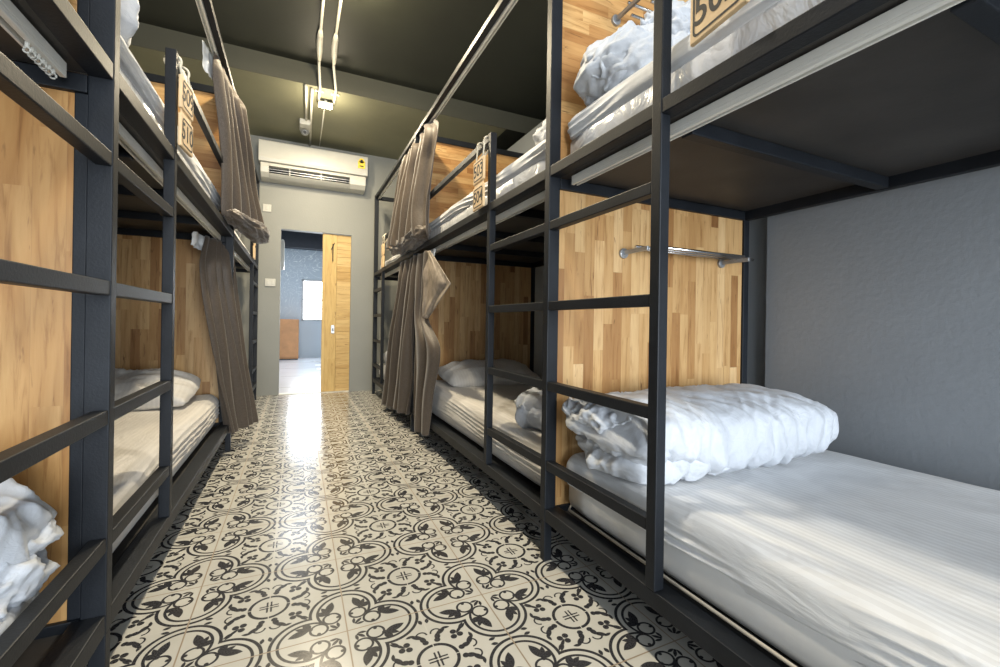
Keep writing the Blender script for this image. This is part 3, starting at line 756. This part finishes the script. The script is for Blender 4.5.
# ------------------------------------------------------------------ number signs
def text_bm(txt, size, depth):
    cu = bpy.data.curves.new('t', 'FONT'); cu.body = txt; cu.size = size; cu.extrude = depth; cu.offset = size * .012
    cu.align_x = 'CENTER'; cu.align_y = 'CENTER'
    ob = bpy.data.objects.new('t', cu); C.objects.link(ob)
    dg = bpy.context.evaluated_depsgraph_get(); me = bpy.data.meshes.new_from_object(ob.evaluated_get(dg))
    bm = bmesh.new(); bm.from_mesh(me); bpy.data.objects.remove(ob); bpy.data.curves.remove(cu); bpy.data.meshes.remove(me)
    return bm
def sign(side, label, yc, ztop, nums, w=.135, h=.112, gap=.018, yaw=0.0, x_off=.014, group='numbered wooden signs'):
    """boards hang on the aisle face of the guard rail, facing the aisle"""
    s = 1 if side == 'R' else -1
    xf = (XR if s > 0 else XL) - s * x_off          # board centre plane
    t = thing('number_sign', label, 'sign', (xf, yc, ztop - 2 * h - gap), group)
    th = .011
    def face(bm, zc, yy=yc):      # local XY (text plane) -> world facing the aisle
        # on the right side (facing -X) reading direction goes towards -Y
        if s > 0: m = Matrix(((0, 0, -1, xf - th / 2 - .0002), (-1, 0, 0, yy), (0, 1, 0, zc), (0, 0, 0, 1)))
        else: m = Matrix(((0, 0, 1, xf + th / 2 + .0002), (1, 0, 0, yy), (0, 1, 0, zc), (0, 0, 0, 1)))
        bm.transform(m); return bm
    for k in range(2):
        zc = ztop - h / 2 - k * (h + gap)
        b = obj('board', bx(xf - th / 2, xf + th / 2, yc - w / 2, yc + w / 2, zc - h / 2, zc + h / 2), 'sign_wood', t, bevel=.003)
        if nums:
            bm = text_bm(nums[k], h * .72, .0006)
            face(bm, zc); obj('number', bm, 'ink', b)
            bm = bmesh.new(); r_ = .014; W_, H_ = w / 2 - .010, h / 2 - .010
            def rr(W, H, r):
                out = []
                for (cx, cy, a0) in ((W - r, H - r, 0), (-W + r, H - r, 90), (-W + r, -H + r, 180), (W - r, -H + r, 270)):
                    for q in range(6):
                        a = math.radians(a0 + q * 18); out.append((cx + r * math.cos(a), cy + r * math.sin(a)))
                return out
            o1 = [bm.verts.new((p[0], p[1], .0005)) for p in rr(W_, H_, r_)]; i1 = [bm.verts.new((p[0], p[1], .0005)) for p in rr(W_ - .0055, H_ - .0055, r_ - .004)]
            for q in range(24): bm.faces.new((o1[q], o1[(q + 1) % 24], i1[(q + 1) % 24], i1[q]))
            face(bm, zc); obj('border', bm, 'ink', b)
    # strap between the boards
    zc = ztop - h - gap / 2
    obj('strap', bx(xf - .002, xf + .002, yc - w / 2 + .012, yc + w / 2 - .012, zc - gap / 2 - .004, zc + gap / 2 + .004), 'sign_wood', t)
    for q in (-1, 1):
        yy = yc + q * w * .32
        bm = bmesh.new(); pts = []
        zr = 1.734; R0 = .024; xr = (XR if s > 0 else XL) + s * .014
        for a in range(13):
            an = math.radians(-40 + a * 22)
            pts.append((xr + s * R0 * math.cos(an), yy + .004 * math.sin(an), zr + R0 * math.sin(an)))
        pts = [(xf, yy, ztop - .008)] + [(xr - s * R0 * math.cos(math.radians(a)), yy, zr + R0 * math.sin(math.radians(a))) for a in range(-30, 220, 20)] + [(xf + s * .004, yy + .006, ztop - .004)]
        tube(bm, pts, .0042, 8); obj('rope', bm, 'rope', t, smooth=True)
    t.rotation_euler = (0, 0, math.radians(yaw))
    return t
sign('R', 'wooden number sign 503 over 504 hanging from the right guard rail', 2.005, 1.655, ('503', '504'))
sign('R', 'large close wooden sign beginning 50, cut by the top edge', .650, 1.752, ('501', '502'), w=.155, h=.122, x_off=.018, yaw=-7)
sign('L', 'wooden number sign 509 over 510 hanging from the left guard rail', 1.885, 1.685, ('509', '510'), w=.125, x_off=.014, yaw=-5)
sign('R', 'small distant wooden sign hanging at the farthest right bunk, seen edge on', 4.66, 1.655, None)
sign('L', 'small distant wooden sign hanging at the farthest left bunk, seen edge on', 4.66, 1.655, None)

# ------------------------------------------------------------------ air conditioner
AX0, AX1, AY0, AY1, AZ0, AZ1 = -.395, .735, 5.38, 5.60, 2.40, 2.795
t = thing('air_conditioner', 'white wall-mounted air conditioner above the doorway', 'air conditioner', ((AX0 + AX1) / 2, YW, AZ0))
def prof(bm, pts, x0, x1, mi=0):
    a = [bm.verts.new((x0, y, z)) for y, z in pts]; b = [bm.verts.new((x1, y, z)) for y, z in pts]; n = len(pts)
    for i in range(n): bm.faces.new((a[i], a[(i + 1) % n], b[(i + 1) % n], b[i]))
    bm.faces.new(a[::-1]); bm.faces.new(b)
bm = bmesh.new(); prof(bm, [(5.385, 2.565), (5.375, 2.60), (5.38, 2.785), (5.40, 2.795), (5.598, 2.795), (5.598, 2.575), (5.41, 2.560)], AX0, AX1); obj('front_panel', bm, 'plastic_white', t, bevel=.005)
bm = bmesh.new()
for (x0, x1) in ((AX0 + .02, AX0 + .10), (AX1 - .20, AX1 - .02)):
    prof(bm, [(5.392, 2.553), (5.388, 2.50), (5.40, 2.45), (5.45, 2.41), (5.52, 2.395), (5.598, 2.395), (5.598, 2.553)], x0, x1)
prof(bm, [(5.392, 2.553), (5.389, 2.520), (5.44, 2.520), (5.598, 2.53), (5.598, 2.553)], AX0 + .10, AX1 - .20)
prof(bm, [(5.392, 2.445), (5.42, 2.425), (5.46, 2.405), (5.52, 2.395), (5.598, 2.395), (5.598, 2.41), (5.47, 2.425)], AX0 + .10, AX1 - .20)
obj('lower_housing', bm, 'plastic_white', t, bevel=.004)
obj('air_slot', bx(AX0 + .10, AX1 - .20, 5.47, 5.59, 2.42, 2.53), 'plastic_dark', t)
for z in (2.462, 2.488):
    bm = bmesh.new(); prof(bm, [(5.40, z), (5.46, z + .012), (5.46, z + .016), (5.40, z + .004)], AX0 + .10, AX1 - .20); obj('louvre', bm, 'bracket_grey', t)
for x in (AX0 + .30, AX0 + .62): obj('slot_divider', bx(x, x + .008, 5.395, 5.47, 2.44, 2.52), 'plastic_white', t)
bm = bmesh.new(); box(bm, .622, .702, 5.368, 5.376, 2.640, 2.725); tube(bm, [(.662, 5.376, 2.728), (.662, 5.368, 2.728)], .030, 16); obj('energy_label', bm, 'yellow_label', t)
bm = bmesh.new(); tube(bm, [(.662, 5.3675, 2.728), (.662, 5.366, 2.728)], .014, 16); box(bm, .640, .684, 5.366, 5.3675, 2.660, 2.672); obj('label_mark', bm, 'ink', t)
bm = bmesh.new()
for k in range(5): box(bm, .15 + k * .012, .158 + k * .012, 5.3735, 5.377, 2.607, 2.617)
obj('maker_mark', bm, 'bracket_grey', t)

def plate(label, x, z, w, h, marks):
    t = thing('wall_switch', label, 'switch', (x, YW, z), 'white wall switches')
    obj('plate', bx(x - w / 2, x + w / 2, YW - .012, YW, z - h / 2, z + h / 2), 'plastic_white', t, bevel=.004)
    for q in marks: obj('rocker', bx(x + q - .012, x + q + .012, YW - .016, YW - .012, z - .022, z + .022), 'bracket_grey' if w < .08 else 'plastic_white', t, bevel=.002)
plate('white wall controller left of the air conditioner, above the other switch', -.318, 2.105, .085, .085, (0,))
plate('white light switch plate beside the door opening', -.275, 1.272, .105, .085, (-.024, .024))

# ------------------------------------------------------------------ ceiling services
def conduit(label, pts, r, fat=None):
    bm = bmesh.new(); tube(bm, pts, r, 12)
    t = thing('conduit_pipe', label, 'pipe', pts[0], 'cream conduit pipes on the ceiling')
    obj('pipe', bm, 'conduit', t, smooth=True)
    if fat:
        bm = bmesh.new(); tube(bm, fat, [r * 1.1, r * 2.0, r * 2.2, r * 2.0, r * 1.1], 12); obj('elbow', bm, 'conduit', t, smooth=True)
        y = YF + .10; x = pts[-1][0]
        obj('clip', bx(x - .035, x + .035, YF + .05, YF + .062, ZC - .014, ZC - .001), 'track_white', t)
    return t
def drop(x0, x1, yend):
    return [(x0, -4.1, ZM - .016), (x0, 3.86, ZM - .016), (x0 + (x1 - x0) * .3, 4.02, ZM - .07), (x1, 4.13, ZC - .02), (x1, 4.2, ZC - .02), (x1, yend, ZC - .016)]
conduit('left of the two cream pipes running along the dark ceiling to the lamp', drop(.135, .155, 4.40), .011,
        [(.135, 3.62, ZM - .016), (.135, 3.70, ZM - .018), (.135, 3.80, ZM - .022), (.138, 3.88, ZM - .04), (.142, 3.97, ZM - .06)])
conduit('right of the two cream pipes running along the dark ceiling to the lamp', drop(.245, .285, 4.40), .011,
        [(.245, 3.62, ZM - .016), (.245, 3.70, ZM - .018), (.245, 3.80, ZM - .022), (.25, 3.88, ZM - .04), (.256, 3.97, ZM - .06)])
conduit('short cream pipe on the ceiling ending at the white camera box', [(.045, 4.18, ZC - .013), (.060, 4.90, ZC - .013)], .011)
conduit('pipe on the ceiling just right of the camera box pipe', [(.095, 4.22, ZC - .013), (.112, 5.58, ZC - .013)], .011)
conduit('thin pipe on the ceiling from the lamp to the air conditioner', [(.213, 4.50, ZC - .008), (.213, 5.58, ZC - .008)], .006)
t = thing('security_camera', 'white dome camera and junction box on the ceiling above the air conditioner', 'camera', (.045, 5.0, ZC))
obj('junction_box', bx(.0, .10, 4.90, 5.02, ZC - .055, ZC), 'plastic_white', t, bevel=.006)
bm = bmesh.new(); tube(bm, [(.05, 5.10, ZC), (.05, 5.10, ZC - .05)], [.055, .05], 24); obj('camera_base', bm, 'plastic_white', t, bevel=.003)
bm = bmesh.new(); bmesh.ops.create_uvsphere(bm, u_segments=24, v_segments=12, radius=.042); bm.transform(Matrix.Translation((.05, 5.09, ZC - .055))); obj('camera_ball', bm, 'bracket_grey', t, smooth=True)
bm = bmesh.new(); tube(bm, [(.05, 5.055, ZC - .075), (.05, 5.045, ZC - .08)], .016, 16); obj('lens', bm, 'plastic_dark', t)

def flood(label, x, y, z, w=.11, d=.07):
    t = thing('flood_lamp', label, 'lamp', (x, y, z), 'small ceiling flood lamps')
    obj('housing', bx(x - w / 2 - .008, x + w / 2 + .008, y - d / 2 - .008, y + d / 2 + .008, z + .004, z + .028), 'plastic_white', t, bevel=.004)
    obj('diffuser', bx(x - w / 2, x + w / 2, y - d / 2, y + d / 2, z, z + .006), 'led', t)
    obj('bracket', bx(x - .01, x + .01, y - .01, y + .01, z + .028, (ZC if y > YF else ZM) - .001), 'plastic_white', t)
    return t
flood('small glowing flood lamp on the ceiling above the air conditioner', .215, 4.40, ZC - .06)
flood('flood lamp at the top edge, glaring on the dark ceiling between the pipes', .262, 3.04, ZM - .07)

# ------------------------------------------------------------------ lights
def area(name, loc, rot, sx, sy, power, col, spread=180):
    l = bpy.data.lights.new(name, 'AREA'); l.shape = 'RECTANGLE'; l.size = sx; l.size_y = sy; l.energy = power; l.color = col
    l.spread = math.radians(spread)
    o = bpy.data.objects.new(name, l); C.objects.link(o); o.location = loc; o.rotation_euler = rot; return o
WARM = (1.0, .86, .62)
area('lamp_or_fill_light', (.215, 4.40, ZC - .07), (0, 0, 0), .11, .07, 45, WARM)
area('lamp_or_fill_light', (.262, 3.04, ZM - .08), (0, 0, 0), .11, .07, 50, WARM)
area('lamp_or_fill_light', (.25, 1.2, ZM - .09), (0, 0, 0),   .11, .07, 20, (1, .92, .78))  # this and the next two: unseen, no fixture, added for ambient brightness
area('lamp_or_fill_light', (.25, -.9, ZM - .09), (0, 0, 0),   .11, .07, 20, (1, .92, .78))
area('lamp_or_fill_light', (.25, -2.9, ZM - .09), (0, 0, 0),   .11, .07, 20, (1, .92, .78))
def pt(loc, e, col, r=.05):
    l = bpy.data.lights.new('lamp_or_fill_glow', 'POINT'); l.energy = e; l.color = col; l.shadow_soft_size = r
    o = bpy.data.objects.new('lamp_or_fill_glow', l); C.objects.link(o); o.location = loc
pt((.215, 4.30, ZC - .22), 15, WARM); pt((.262, 2.98, ZM - .13), 40, (1, .83, .52)); pt((.25, 1.2, ZM - .3), 16, (1, .92, .78))  # the last has no lamp body: unseen fill added above the aisle
area('daylight', (.4, YB + .02, 1.35), (math.radians(90), 0, 0), 2.9, 2.5, 470, (.86, .93, 1.0))
area('far_daylight', (.5, FY - .1, 1.5), (math.radians(-90), 0, 0), 1.2, 1.2, 45, (.86, .93, 1.0))
area('far_ceiling_light', (.4, 8.0, 2.7), (0, 0, 0), 1.6, 3.0, 90, (.9, .95, 1.0))
wd = bpy.data.worlds.new('World'); SC.world = wd; wd.use_nodes = True
wd.node_tree.nodes['Background'].inputs[0].default_value = (.80, .90, 1, 1); wd.node_tree.nodes['Background'].inputs[1].default_value = 1.0

# ------------------------------------------------------------------ camera
f_, cx_, cy_ = 438.87, 504.09, 323.12
r = Vector((.90398853, -.4272879, .01515885)); u = Vector((-.013705, .00647794, .9998851)); fw = Vector((.427337, .90409241, 0))
cam = bpy.data.cameras.new('camera'); co = bpy.data.objects.new('camera', cam); C.objects.link(co)
co.matrix_world = Matrix(((r.x, u.x, -fw.x, 0), (r.y, u.y, -fw.y, 0), (r.z, u.z, -fw.z, .8547), (0, 0, 0, 1)))
cam.sensor_width = 36; cam.lens = f_ * 36 / 1000; cam.shift_x = (500 - cx_) / 1000; cam.shift_y = (cy_ - 333.5) / 1000
cam.clip_start = .02
SC.camera = co
SC.view_settings.view_transform = 'Standard'; SC.view_settings.look = 'None'; SC.view_settings.gamma = 1; SC.view_settings.exposure = 0.0
SC.view_settings.use_curve_mapping = False
SC.cycles.use_denoising = True
SC.cycles.max_bounces = 8
SC.cycles.sample_clamp_indirect = 6
for o in bpy.data.objects:
    if 'o' in o: del o['o']
